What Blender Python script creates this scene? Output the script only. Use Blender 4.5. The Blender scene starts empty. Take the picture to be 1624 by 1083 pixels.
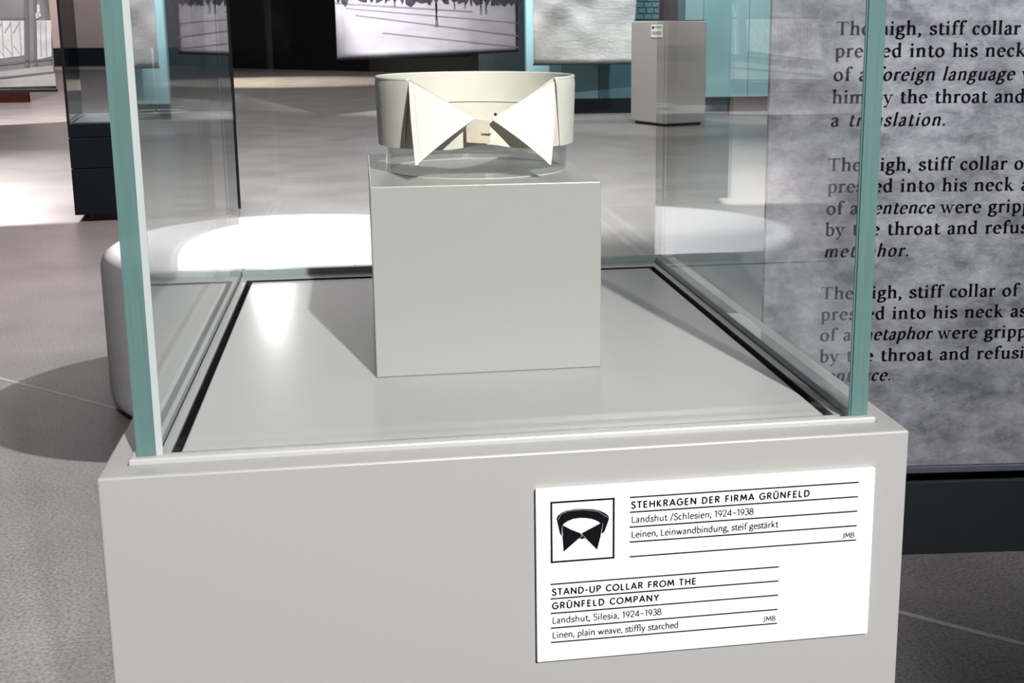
import bpy, bmesh, math, random
from mathutils import Vector, Matrix
PI = math.pi
random.seed(7)
scene = bpy.context.scene
COL = scene.collection

# ------------------------------------------------------------------ camera
cam_d = bpy.data.cameras.new('camera'); cam = bpy.data.objects.new('camera', cam_d); COL.objects.link(cam)
yaw, pitch, roll = 0.16901402, 0.20797947, -0.0025145
cam_d.sensor_width = 36.0; cam_d.lens = 36.0 * 1976.79056 / 1624.0
cam_d.shift_x = (812.0 - 916.374) / 1624.0; cam_d.shift_y = -(541.5 - 454.137) / 1624.0
cam_d.clip_start = 0.02; cam_d.clip_end = 200
fw = Vector((math.sin(yaw)*math.cos(pitch), math.cos(yaw)*math.cos(pitch), -math.sin(pitch)))
rt = Vector((math.cos(yaw), -math.sin(yaw), 0)); up = rt.cross(fw)
r2 = math.cos(roll)*rt + math.sin(roll)*up; u2 = -math.sin(roll)*rt + math.cos(roll)*up
cam.matrix_world = Matrix(((r2.x, u2.x, -fw.x, -0.08613682), (r2.y, u2.y, -fw.y, -0.69173405), (r2.z, u2.z, -fw.z, 1.14706308), (0, 0, 0, 1)))
scene.camera = cam

# ------------------------------------------------------------------ world, lights, exposure
w = bpy.data.worlds.new('hall_ambient'); scene.world = w; w.use_nodes = True
w.node_tree.nodes['Background'].inputs[0].default_value = (0.80, 0.82, 0.9, 1)
w.node_tree.nodes['Background'].inputs[1].default_value = 0.05
scene.view_settings.view_transform = 'Standard'; scene.view_settings.look = 'None'
scene.view_settings.gamma = 1.0; scene.view_settings.use_curve_mapping = False
scene.view_settings.exposure = 0.45
scene.cycles.transparent_max_bounces = 40; scene.cycles.max_bounces = 10; scene.cycles.glossy_bounces = 6

def spot(name, loc, target, power, size_deg, blend=0.25, col=(1, 1, 1), rad=0.04):
    d = bpy.data.lights.new(name, 'SPOT'); d.energy = power; d.spot_size = math.radians(size_deg); d.spot_blend = blend
    d.color = col; d.shadow_soft_size = rad
    o = bpy.data.objects.new(name, d); COL.objects.link(o); o.location = loc
    o.rotation_euler = (Vector(target) - Vector(loc)).to_track_quat('-Z', 'Y').to_euler()
    return o
def area(name, loc, sx, sy, power, col=(1, 1, 1), target=None):
    d = bpy.data.lights.new(name, 'AREA'); d.shape = 'RECTANGLE'; d.size = sx; d.size_y = sy; d.energy = power; d.color = col
    o = bpy.data.objects.new(name, d); COL.objects.link(o); o.location = loc
    if target is not None: o.rotation_euler = (Vector(target) - Vector(loc)).to_track_quat('-Z', 'Y').to_euler()
    return o
# key spotlight on the showcase, from the track behind the visitor's right shoulder
spot('key_spotlight', (0.785, -3.30, 3.09), (0.0, 0.25, 0.95), 800, 26, 0.5, (1, 0.985, 0.96), 0.035)
# spotlight right above the stool
spot('stool_spotlight', (1.95, 3.3, 3.75), (-0.9, 3.1, 0.0), 950, 78, 0.7, (1, 0.98, 0.99), 0.05)
# ceiling spotlights further down the hall, seen only as glare on the polished surfaces
spot('aisle_spotlight', (-1.10, 12.6, 2.90), (-0.3, 2.5, 0.4), 65, 60, 0.6, (1, 0.95, 0.88), 0.12)
spot('aisle_spotlight', (-4.5, 15.0, 3.7), (-1.6, 4.5, 0.0), 800, 60, 0.6, (1, 0.90, 0.87), 0.14)
# pools of light on the floor and on the hangings
spot('floor_spotlight', (-3.2, 25.5, 3.9), (-2.0, 25.6, 0), 2600, 70, 0.5, (1, 0.82, 0.66), 0.1)
spot('floor_spotlight', (-4.6, 13.2, 3.9), (-5.2, 17.5, 0), 2600, 55, 0.12, (1, 0.9, 0.88), 0.05)
spot('floor_spotlight', (-3.3, 5.6, 3.9), (-2.7, 6.0, 0), 520, 90, 0.8, (1, 0.80, 0.78), 0.05)
spot('floor_spotlight', (1.6, 6.5, 3.9), (1.2, 8.4, 0), 1300, 80, 0.5, (1, 0.99, 0.98), 0.05)
spot('banner_spotlight', (0.5, 12.0, 4.2), (1.0, 17.0, 1.3), 2600, 50, 0.6, (0.97, 0.94, 1), 0.05)
spot('banner_spotlight', (2.4, 13.6, 4.3), (2.7, 15.0, 1.0), 300, 80, 0.6, (1, 1, 1), 0.05)
spot('banner_spotlight', (-3.0, 5.3, 3.9), (-2.9, 8.5, 1.3), 520, 50, 0.6, (1, 1, 1), 0.05)
spot('panel_spotlight', (0.2, -0.5, 3.6), (0.95, 1.72, 1.40), 560, 40, 1.0, (0.98, 0.97, 1), 0.05)
spot('wall_wash', (4.9, 12.6, 4.2), (4.6, 15.4, 1.0), 620, 75, 0.5, (0.9, 1, 1), 0.05)
spot('wall_wash', (-7.5, 32.5, 4.2), (-7.0, 37, 1.3), 1000, 90, 0.6, (1, 0.95, 0.95), 0.05)  # lamp added to brighten the far pink wall, no known source
spot('plinth_fill_light', (2.6, 10.2, 4.2), (3.2, 13.2, 0.6), 600, 40, 0.6, (1, 0.98, 0.96), 0.05)  # added fill lamp that lifts the pale plinth
spot('showcase_fill_light', (-1.2, 7.25, 2.05), (-1.345, 7.46, 0.6), 55, 80, 0.6, (1, 1, 1), 0.02)  # invented lamp under the hood, put in to make the tray visible
# area lights added to stand in for soft light bounced around the hall
area('hall_bounce_light', (0.5, 10.0, 4.35), 9, 9, 210, (1, 0.97, 0.97))
area('hall_bounce_light', (-3, 22, 4.35), 12, 16, 420, (1, 0.94, 0.93))
area('hall_bounce_light', (0.3, -2.2, 4.2), 4, 3, 4, (0.97, 1, 0.99), (0.2, 0, 0.8))

# ------------------------------------------------------------------ materials
MATS = {}
def nodes_of(m): return m.node_tree.nodes, m.node_tree.links
def pmat(name, col, rough=0.5, metal=0.0, noise=0.0, scale=20.0, bump=0.0, bscale=None, coat=0.0, spec=0.5, col2=None, stretch=None, detail=6.0, emit=None):
    if name in MATS: return MATS[name]
    m = bpy.data.materials.new(name); m.use_nodes = True; n, l = nodes_of(m); b = n['Principled BSDF']
    b.inputs['Base Color'].default_value = (*col, 1); b.inputs['Roughness'].default_value = rough; b.inputs['Metallic'].default_value = metal
    b.inputs['Coat Weight'].default_value = coat; b.inputs['Specular IOR Level'].default_value = spec
    if noise or bump:
        tc = n.new('ShaderNodeTexCoord'); mp = n.new('ShaderNodeMapping'); l.new(tc.outputs['Object'], mp.inputs[0])
        if stretch: mp.inputs['Scale'].default_value = stretch
        if noise:
            t = n.new('ShaderNodeTexNoise'); t.inputs['Scale'].default_value = scale; t.inputs['Detail'].default_value = detail
            l.new(mp.outputs[0], t.inputs[0]); r = n.new('ShaderNodeValToRGB'); l.new(t.outputs[0], r.inputs[0])
            r.color_ramp.elements[0].position = 0.3; r.color_ramp.elements[1].position = 0.7
            c2 = col2 if col2 else tuple(min(1, c*(1+noise)) for c in col)
            c1 = col if col2 else tuple(c*(1-noise) for c in col)
            r.color_ramp.elements[0].color = (*c1, 1); r.color_ramp.elements[1].color = (*c2, 1)
            l.new(r.outputs[0], b.inputs['Base Color'])
        if bump:
            t2 = n.new('ShaderNodeTexNoise'); t2.inputs['Scale'].default_value = bscale or scale*4; t2.inputs['Detail'].default_value = 4
            l.new(mp.outputs[0], t2.inputs[0]); bp = n.new('ShaderNodeBump'); bp.inputs['Strength'].default_value = bump; bp.inputs['Distance'].default_value = 0.002
            l.new(t2.outputs[0], bp.inputs['Height']); l.new(bp.outputs[0], b.inputs['Normal'])
    MATS[name] = m
    return m
def glassmat(name, tint=(0.93, 0.975, 0.96), f0=0.045, rough=0.0, power=5.0, gain=1.0):
    """thin clear sheet: transparent body plus angle dependent mirror reflection on each face"""
    m = bpy.data.materials.new(name); m.use_nodes = True; n, l = nodes_of(m); n.remove(n['Principled BSDF'])
    out = n['Material Output']; tr = n.new('ShaderNodeBsdfTransparent'); tr.inputs[0].default_value = (*tint, 1)
    gl = n.new('ShaderNodeBsdfGlossy'); gl.inputs['Roughness'].default_value = rough; gl.inputs[0].default_value = (1, 1, 1, 1)
    lw = n.new('ShaderNodeLayerWeight'); lw.inputs['Blend'].default_value = 0.5
    pw = n.new('ShaderNodeMath'); pw.operation = 'POWER'; pw.inputs[1].default_value = power; l.new(lw.outputs['Facing'], pw.inputs[0])
    ma = n.new('ShaderNodeMath'); ma.operation = 'MULTIPLY_ADD'; ma.inputs[1].default_value = (1-f0)*gain; ma.inputs[2].default_value = f0
    l.new(pw.outputs[0], ma.inputs[0]); mx = n.new('ShaderNodeMixShader'); l.new(ma.outputs[0], mx.inputs[0])
    l.new(tr.outputs[0], mx.inputs[1]); l.new(gl.outputs[0], mx.inputs[2]); l.new(mx.outputs[0], out.inputs[0])
    MATS[name] = m
    return m
M_paint = pmat('warm_white_lacquer', (0.40, 0.398, 0.39), 0.38, bump=0.05, bscale=700)
M_plate = pmat('satin_white_plate', (0.54, 0.54, 0.535), 0.14, bump=0.03, bscale=1400, spec=.34)
M_cube = pmat('satin_white_block', (0.41, 0.41, 0.385), 0.30, bump=0.05, bscale=600)
M_trimw = pmat('white_profile', (0.45, 0.45, 0.445), 0.3)
M_black = pmat('black_gap', (0.008, 0.009, 0.012), 0.5)
M_glass = glassmat('clear_showcase_glass', (0.985, 0.992, 0.99), 0.04)
M_gedge = pmat('green_glass_edge', (0.135, 0.235, 0.232), 0.22, noise=0.08, scale=14, stretch=(30, 30, 1))
n_, l_ = M_gedge.node_tree.nodes, M_gedge.node_tree.links
tr_ = n_.new('ShaderNodeBsdfTransparent'); tr_.inputs[0].default_value = (.62, .82, .78, 1); mx_ = n_.new('ShaderNodeMixShader'); mx_.inputs[0].default_value = .22
l_.new(n_['Principled BSDF'].outputs[0], mx_.inputs[1]); l_.new(tr_.outputs[0], mx_.inputs[2]); l_.new(mx_.outputs[0], n_['Material Output'].inputs[0])
M_gbot = pmat('grey_green_glass_foot', (.27, .34, .325), .25)
M_gbev = pmat('polished_glass_arris', (0.52, 0.56, 0.56), 0.15)
M_acryl = glassmat('clear_acrylic', (0.985, 0.99, 0.99), 0.06, 0.02)
M_linen = pmat('starched_linen', (0.86, 0.84, 0.775), 0.62, noise=0.035, scale=60, bump=0.25, bscale=1600)
M_linen_in = pmat('aged_linen_lining', (0.80, 0.76, 0.67), 0.7, noise=0.06, scale=35, bump=0.25, bscale=1600)
M_linen_tab = pmat('yellowed_linen_tab', (0.66, 0.58, 0.46), 0.7, noise=0.12, scale=90, bump=0.25, bscale=1600)
M_card = pmat('white_card', (0.86, 0.86, 0.85), 0.5)
M_ink = pmat('black_ink', (0.012, 0.010, 0.018), 0.5)
M_ink2 = pmat('matt_black_ink', (.006, .006, .008), .8, spec=.05)
M_navy = pmat('dark_navy_lacquer', (0.009, 0.016, 0.026), 0.45, spec=.25)
M_fabric = pmat('pale_stool_fabric', (0.72, 0.71, 0.73), 0.95, noise=0.05, scale=60, bump=0.5, bscale=900)
M_beige = pmat('beige_grey_lacquer', (0.40, 0.385, 0.365), 0.45)

# ------------------------------------------------------------------ mesh helpers
def link(name, bm, mat, parent=None, smooth=False):
    me = bpy.data.meshes.new(name); bm.normal_update(); bm.to_mesh(me); bm.free()
    o = bpy.data.objects.new(name, me); COL.objects.link(o)
    me.materials.append(mat)
    if smooth:
        for p in me.polygons: p.use_smooth = True
    if parent is not None: o.parent = parent
    return o
def tag(o, label=None, cat=None, group=None, kind=None):
    if label: o['label'] = label
    if cat: o['category'] = cat
    if group: o['group'] = group
    if kind: o['kind'] = kind
    return o
def empty(name, loc, label, cat, rz=0.0, group=None, kind=None):
    o = bpy.data.objects.new(name, None); COL.objects.link(o); o.location = loc; o.rotation_euler = (0, 0, rz); o.empty_display_size = 0.1
    return tag(o, label, cat, group, kind)
def add_box(bm, x0, x1, y0, y1, z0, z1, bevel=0.0, seg=2):
    vs = [bm.verts.new(p) for p in ((x0,y0,z0),(x1,y0,z0),(x1,y1,z0),(x0,y1,z0),(x0,y0,z1),(x1,y0,z1),(x1,y1,z1),(x0,y1,z1))]
    fs = [bm.faces.new([vs[i] for i in f]) for f in ((3,2,1,0),(4,5,6,7),(0,1,5,4),(1,2,6,5),(2,3,7,6),(3,0,4,7))]
    if bevel > 0:
        es = list({e for f in fs for e in f.edges})
        bmesh.ops.bevel(bm, geom=es, offset=bevel, segments=seg, affect='EDGES', profile=0.5)
    return fs
def box(name, mat, parent, *d, bevel=0.0):
    bm = bmesh.new(); add_box(bm, *d, bevel=bevel); return link(name, bm, mat, parent)
def add_poly(bm, pts):
    try: bm.faces.new([bm.verts.new(p) for p in pts])
    except ValueError: pass
def lathe(bm, prof, n=96, cx=0, cy=0):
    rings = []
    for r, z in prof:
        rings.append([bm.verts.new((cx+r*math.cos(2*PI*i/n), cy+r*math.sin(2*PI*i/n), z)) for i in range(n)])
    for a, b in zip(rings, rings[1:]):
        for i in range(n): bm.faces.new((a[i], a[(i+1) % n], b[(i+1) % n], b[i]))
    return rings
def tube(bm, pts, r, n=6):
    rings = []
    for i, p in enumerate(pts):
        p = Vector(p); t = (Vector(pts[min(i+1, len(pts)-1)]) - Vector(pts[max(i-1, 0)])).normalized()
        a = t.cross(Vector((0, 0, 1)));
        if a.length < 1e-4: a = Vector((1, 0, 0))
        a.normalize(); b = t.cross(a)
        rings.append([bm.verts.new(p + r*(math.cos(2*PI*k/n)*a + math.sin(2*PI*k/n)*b)) for k in range(n)])
    for a, b in zip(rings, rings[1:]):
        for k in range(n): bm.faces.new((a[k], a[(k+1) % n], b[(k+1) % n], b[k]))
    bm.faces.new(rings[0][::-1]); bm.faces.new(rings[-1])

# ------------------------------------------------------------------ pen-drawn lettering
def cat(pts, n=5):
    out = []
    P = [pts[0]] + list(pts) + [pts[-1]]
    for i in range(1, len(P)-2):
        p0, p1, p2, p3 = P[i-1], P[i], P[i+1], P[i+2]
        for k in range(n):
            t = k/n
            out.append(tuple(0.5*((2*p1[j])+(-p0[j]+p2[j])*t+(2*p0[j]-5*p1[j]+4*p2[j]-p3[j])*t*t+(-p0[j]+3*p1[j]-3*p2[j]+p3[j])*t**3) for j in (0, 1)))
    out.append(tuple(pts[-1])); return out
def arc(cx, cy, rx, ry, a0, a1, n=18):
    return [(cx+rx*math.cos(math.radians(a0+(a1-a0)*i/n)), cy+ry*math.sin(math.radians(a0+(a1-a0)*i/n))) for i in range(n+1)]
LOW = {
 'h': (.53, [('l', [(.12,0),(.12,.70)]), ('h', .12, .70), ('f', .12, 0), ('s', [(.12,.30),(.20,.41),(.30,.435),(.385,.38),(.40,.27)]), ('l', [(.40,.28),(.40,0)]), ('f', .40, 0)]),
 'n': (.53, [('l', [(.12,0),(.12,.44)]), ('h', .12, .44), ('f', .12, 0), ('s', [(.12,.30),(.20,.41),(.30,.435),(.385,.38),(.40,.27)]), ('l', [(.40,.28),(.40,0)]), ('f', .40, 0)]),
 'm': (.80, [('l', [(.12,0),(.12,.44)]), ('h', .12, .44), ('f', .12, 0), ('s', [(.12,.30),(.20,.41),(.28,.435),(.37,.38),(.385,.27)]), ('l', [(.385,.28),(.385,0)]), ('f', .385, 0), ('s', [(.385,.30),(.46,.41),(.55,.435),(.64,.38),(.66,.27)]), ('l', [(.66,.28),(.66,0)]), ('f', .66, 0)]),
 'u': (.53, [('l', [(.12,.44),(.12,.15)]), ('h', .12, .44), ('s', [(.12,.16),(.15,.04),(.23,.01),(.32,.05),(.40,.14)]), ('l', [(.40,.44),(.40,.0)]), ('h', .40, .44), ('k', .40)]),
 'e': (.45, [('a', .235,.22,.16,.215, 8, 318), ('b', .09,.235,.39,.27)]),
 'i': (.26, [('l', [(.12,0),(.12,.44)]), ('h', .12, .44), ('f', .12, 0), ('d', .12,.61,.06)]),
 'g': (.46, [('a', .21,.30,.125,.135, 0, 360), ('s', [(.29,.39),(.35,.43),(.41,.42)]), ('s', [(.14,.19),(.09,.12),(.12,.06),(.25,.045),(.37,.01),(.39,-.08),(.30,-.18),(.18,-.19),(.06,-.14),(.07,-.05),(.14,.03)])]),
 ',': (.22, [('d', .09,.04,.055), ('s', [(.12,.04),(.12,-.04),(.06,-.11)])]),
 '.': (.22, [('d', .1,.045,.058)]),
 's': (.38, [('s', [(.31,.34),(.26,.42),(.17,.435),(.09,.37),(.11,.28),(.21,.22),(.31,.16),(.31,.06),(.21,.01),(.11,.02),(.06,.11)])]),
 't': (.33, [('s', [(.14,.56),(.14,.3),(.14,.12),(.17,.03),(.25,.01),(.31,.05)]), ('b', .03,.405,.30,.45)]),
 'f': (.31, [('s', [(.35,.63),(.30,.68),(.22,.67),(.15,.58),(.14,.4)]), ('l', [(.14,.45),(.14,0)]), ('b', .03,.405,.29,.45), ('f', .14, 0), ('t', .34,.63,.045)]),
 'c': (.41, [('a', .23,.22,.155,.21, 48, 318), ('t', .33,.36,.045)]),
 'o': (.49, [('a', .24,.22,.17,.215, 0, 360)]),
 'l': (.26, [('l', [(.12,0),(.12,.70)]), ('h', .12, .70), ('f', .12, 0)]),
 'a': (.43, [('s', [(.09,.35),(.14,.42),(.22,.435),(.30,.38),(.31,.27)]), ('l', [(.31,.3),(.31,.0)]), ('k', .31), ('s', [(.31,.26),(.18,.23),(.09,.17),(.08,.08),(.14,.01),(.23,.02),(.31,.09)])]),
 'r': (.36, [('l', [(.12,0),(.12,.44)]), ('h', .12, .44), ('f', .12, 0), ('s', [(.12,.28),(.18,.38),(.26,.43),(.31,.42)]), ('t', .31,.39,.045)]),
 'p': (.50, [('l', [(.12,-.22),(.12,.43)]), ('h', .12, .44), ('f', .12, -.22), ('s', [(.12,.34),(.2,.42),(.31,.425),(.40,.33),(.41,.2),(.36,.06),(.25,.0),(.12,.05)])]),
 'b': (.50, [('l', [(.12,0),(.12,.70)]), ('h', .12, .70), ('s', [(.12,.34),(.2,.42),(.31,.425),(.40,.33),(.41,.2),(.36,.06),(.25,.0),(.12,.05)])]),
 'd': (.51, [('l', [(.38,0),(.38,.70)]), ('h', .38, .70), ('s', [(.38,.36),(.29,.425),(.18,.42),(.09,.33),(.08,.2),(.13,.06),(.23,.0),(.38,.07)]), ('k', .38)]),
 'k': (.50, [('l', [(.12,0),(.12,.70)]), ('h', .12, .70), ('f', .12, 0), ('w', [(.13,.20),(.37,.43)], .045), ('w', [(.21,.27),(.41,.01)], .10), ('f', .42, 0)]),
 'v': (.46, [('w', [(.06,.44),(.22,0)], .095), ('w', [(.22,0),(.37,.44)], .045), ('f', .07, .44), ('f', .38, .44)]),
 'w': (.68, [('w', [(.06,.44),(.20,0)], .095), ('w', [(.20,0),(.33,.43)], .045), ('w', [(.31,.44),(.45,0)], .095), ('w', [(.45,0),(.59,.44)], .045), ('f', .07, .44), ('f', .59, .44)]),
 'y': (.46, [('w', [(.06,.44),(.23,.02)], .095), ('w', [(.38,.44),(.21,-.04),(.14,-.17),(.07,-.20)], .045), ('f', .07, .44), ('f', .38, .44), ('t', .07,-.17,.045)]),
 'T': (.64, [('l', [(.32,0),(.32,.64)]), ('b', .03,.61,.61,.655), ('b', .03,.51,.06,.655), ('b', .58,.51,.61,.655), ('f', .32, 0)]),
 '-': (.30, [('b', .05,.24,.25,.29)]), ' ': (.28, []),
}
CAP = {
 'S': (.46, [('s', [(.37,.55),(.30,.64),(.19,.65),(.09,.57),(.10,.44),(.22,.35),(.35,.27),(.39,.14),(.30,.02),(.17,.0),(.06,.1)])]),
 'T': (.50, [('l', [(.04,.64),(.46,.64)]), ('l', [(.25,.64),(.25,0)])]),
 'E': (.48, [('l', [(.40,.63),(.10,.63),(.10,.02),(.40,.02)]), ('l', [(.10,.33),(.37,.33)])]),
 'F': (.45, [('l', [(.39,.63),(.10,.63),(.10,0)]), ('l', [(.10,.33),(.36,.33)])]),
 'H': (.62, [('l', [(.10,0),(.10,.65)]), ('l', [(.52,0),(.52,.65)]), ('l', [(.10,.34),(.52,.34)])]),
 'K': (.54, [('l', [(.10,0),(.10,.65)]), ('l', [(.45,.64),(.14,.34),(.48,0)])]),
 'R': (.54, [('l', [(.10,0),(.10,.65)]), ('s', [(.10,.63),(.28,.63),(.40,.58),(.41,.43),(.30,.34),(.10,.33)]), ('l', [(.26,.33),(.46,0)])]),
 'P': (.50, [('l', [(.10,0),(.10,.65)]), ('s', [(.10,.63),(.28,.63),(.41,.57),(.41,.40),(.28,.31),(.10,.30)])]),
 'B': (.52, [('l', [(.10,0),(.10,.65)]), ('s', [(.10,.63),(.26,.63),(.36,.57),(.36,.42),(.26,.35),(.10,.35)]), ('s', [(.10,.35),(.30,.35),(.42,.27),(.42,.10),(.30,.02),(.10,.02)])]),
 'A': (.60, [('l', [(.04,0),(.30,.65),(.56,0)]), ('l', [(.14,.2),(.46,.2)])]),
 'G': (.66, [('a', .35,.325,.28,.31, 45, 335), ('l', [(.36,.31),(.59,.31),(.59,.12)])]),
 'C': (.58, [('a', .35,.325,.28,.31, 45, 315)]),
 'O': (.70, [('a', .35,.325,.29,.31, 0, 360)]),
 'N': (.64, [('l', [(.10,0),(.10,.64),(.54,.02),(.54,.65)])]),
 'D': (.62, [('l', [(.10,.02),(.10,.63)]), ('s', [(.10,.63),(.26,.63),(.45,.55),(.54,.33),(.45,.10),(.26,.02),(.10,.02)])]),
 'I': (.20, [('l', [(.10,0),(.10,.65)])]),
 'M': (.74, [('l', [(.07,0),(.15,.64),(.37,.16),(.59,.64),(.67,0)])]),
 'U': (.60, [('l', [(.09,.65),(.09,.25)]), ('s', [(.09,.26),(.13,.07),(.30,.0),(.47,.07),(.51,.26)]), ('l', [(.51,.25),(.51,.65)])]),
 'L': (.44, [('l', [(.10,.65),(.10,.02),(.39,.02)])]),
 'J': (.34, [('s', [(.24,.65),(.24,.3),(.23,.1),(.14,.0),(.03,.03)])]),
 'Y': (.54, [('l', [(.04,.65),(.27,.32),(.50,.65)]), ('l', [(.27,.32),(.27,0)])]),
 '1': (.34, [('l', [(.06,.53),(.20,.64),(.20,0)])]),
 '9': (.48, [('a', .24,.43,.17,.19, 0, 360), ('s', [(.41,.43),(.38,.27),(.30,.12),(.18,0)])]),
 '2': (.48, [('s', [(.08,.48),(.13,.62),(.25,.65),(.38,.57),(.37,.42),(.25,.24),(.08,.02)]), ('l', [(.08,.02),(.42,.02)])]),
 '4': (.50, [('l', [(.36,0),(.36,.64),(.05,.18),(.46,.18)])]),
 '3': (.46, [('s', [(.08,.58),(.20,.65),(.35,.59),(.35,.43),(.22,.35)]), ('s', [(.22,.35),(.38,.28),(.40,.12),(.27,.01),(.14,.01),(.05,.09)])]),
 '8': (.48, [('a', .24,.49,.14,.15, 0, 360), ('a', .24,.17,.18,.17, 0, 360)]),
 '/': (.36, [('l', [(.04,-.1),(.30,.72)])]), '\u2013': (.52, [('b', .08,.27,.44,.30)]),
 '-': (.32, [('b', .04,.24,.28,.32)]),
}
LOW_UML = {'\u00e4': 'a', '\u00dc': 'U'}
def glyph_polys(ch, style, a, b, phi):
    uml = ch in LOW_UML; base = LOW_UML.get(ch, ch)
    src = LOW if (style != 'sans' or base not in CAP) else CAP
    adv, els = src[base]; polys = []
    if style == 'sans' and base == 'T': adv, els = CAP['T']
    def hw(dx, dy):
        t = math.atan2(dy, dx) - phi
        return math.sqrt((a*math.sin(t))**2 + (b*math.cos(t))**2)
    def stroke(pts, fixed=None, corners=True):
        for p, q in zip(pts, pts[1:]):
            dx, dy = q[0]-p[0], q[1]-p[1]; L = math.hypot(dx, dy)
            if L < 1e-6: continue
            h = fixed/2 if fixed else hw(dx, dy); nx, ny = -dy/L*h, dx/L*h
            polys.append([(p[0]-nx, p[1]-ny), (q[0]-nx, q[1]-ny), (q[0]+nx, q[1]+ny), (p[0]+nx, p[1]+ny)])
        if corners:
            for p in pts[1:-1]:
                r1, r2 = (fixed/2, fixed/2) if fixed else (a, b)
                polys.append([(p[0]+r1*math.cos(2*PI*k/8)*math.cos(phi)-r2*math.sin(2*PI*k/8)*math.sin(phi), p[1]+r1*math.cos(2*PI*k/8)*math.sin(phi)+r2*math.sin(2*PI*k/8)*math.cos(phi)) for k in range(8)])
    for e in els:
        k = e[0]
        if k == 'l': stroke(e[1])
        elif k == 's': stroke(cat(e[1], 4))
        elif k == 'a': stroke(arc(*e[1:]))
        elif k == 'w': stroke(e[1], e[2] if style != 'sans' else 2*a)
        elif k == 'd' or (k == 't' and style != 'sans'):
            r = e[3] if style != 'sans' else a*1.35
            polys.append([(e[1]+r*math.cos(2*PI*i/12), e[2]+r*math.sin(2*PI*i/12)) for i in range(12)])
        elif k == 'b':
            x0, y0, x1, y1 = e[1:]
            if style == 'sans': ym = (y0+y1)/2; y0, y1 = ym-a*.95, ym+a*.95
            polys.append([(x0, y0), (x1, y0), (x1, y1), (x0, y1)])
        elif style == 'roman' and k == 'f':
            x, y = e[1], e[2]; s = 1 if y < .3 else -1
            polys.append([(x-.105, y), (x+.105, y), (x+.105, y+s*.028), (x+.05, y+s*.045), (x-.05, y+s*.045), (x-.105, y+s*.028)][::s])
        elif style == 'roman' and k == 'h':
            x, y = e[1], e[2]; polys.append([(x-.11, y-.045), (x-.04, y-.075), (x+a, y-.06), (x+a, y+.02), (x-.11, y-.02)])
        elif style == 'roman' and k == 'k': polys.append([(e[1], 0), (e[1]+.11, .0), (e[1]+.11, .03), (e[1], .06)])
        elif style == 'italic' and k == 'f' and e[2] == 0: polys.append([(e[1], 0), (e[1]+.04, 0), (e[1]+.12, .07), (e[1]+.10, .08), (e[1], .05)])
        elif style == 'italic' and k == 'k': polys.append([(e[1], 0), (e[1]+.04, 0), (e[1]+.12, .07), (e[1]+.10, .08), (e[1], .05)])
        elif style == 'italic' and k == 'h':
            x, y = e[1], e[2]; polys.append([(x-.10, y-.07), (x-.03, y-.05), (x+a, y-.05), (x+a, y+.01), (x-.03, y+.0)])
    if uml:
        y = .75 if base == 'U' else .58; cx = .30 if base == 'U' else .22
        for s in (-1, 1): polys.append([(cx+s*.09+a*1.2*math.cos(2*PI*i/10), y+a*1.2*math.sin(2*PI*i/10)) for i in range(10)])
    return adv, polys
def write(name, runs, em, width, mat, parent, origin, ux, uz, off, a=.052, b=.022, phi=.25, xs=1.0):
    """runs: [(text, style)], drawn from origin along ux; tracked so that it is `width` long"""
    items = []; nat = 0
    for text, style in runs:
        for ch in text:
            adv, pl = glyph_polys(ch, style, a, b, phi if style != 'sans' else 0)
            if style == 'italic': adv *= .90; pl = [[((x*.90)+y*.21, y) for x, y in p] for p in pl]
            items.append((adv, pl)); nat += adv
    track = ((width/em/xs) - nat)/max(1, len(items)-1) if width else 0
    bm = bmesh.new(); x = 0; nrm = ux.cross(uz)
    for i, (adv, pl) in enumerate(items):
        for k, p in enumerate(pl):
            add_poly(bm, [origin + ux*((x+px)*em*xs) + uz*(py*em) + nrm*(off + 2e-6*(k % 5)) for px, py in p])
        x += adv + track
    return link(name, bm, mat, parent)
def rule(name, mat, parent, origin, ux, uz, off, u0, u1, v, t):
    bm = bmesh.new(); n = ux.cross(uz)
    add_poly(bm, [origin + ux*u + uz*vv + n*off for u, vv in ((u0, v-t/2), (u1, v-t/2), (u1, v+t/2), (u0, v+t/2))])
    return link(name, bm, mat, parent)
def flat(name, mat, parent, origin, ux, uz, off, polys):
    bm = bmesh.new(); n = ux.cross(uz)
    for p in polys: add_poly(bm, [origin + ux*u + uz*v + n*off for u, v in p])
    return link(name, bm, mat, parent)
X1, Z1 = Vector((1, 0, 0)), Vector((0, 0, 1))

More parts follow.
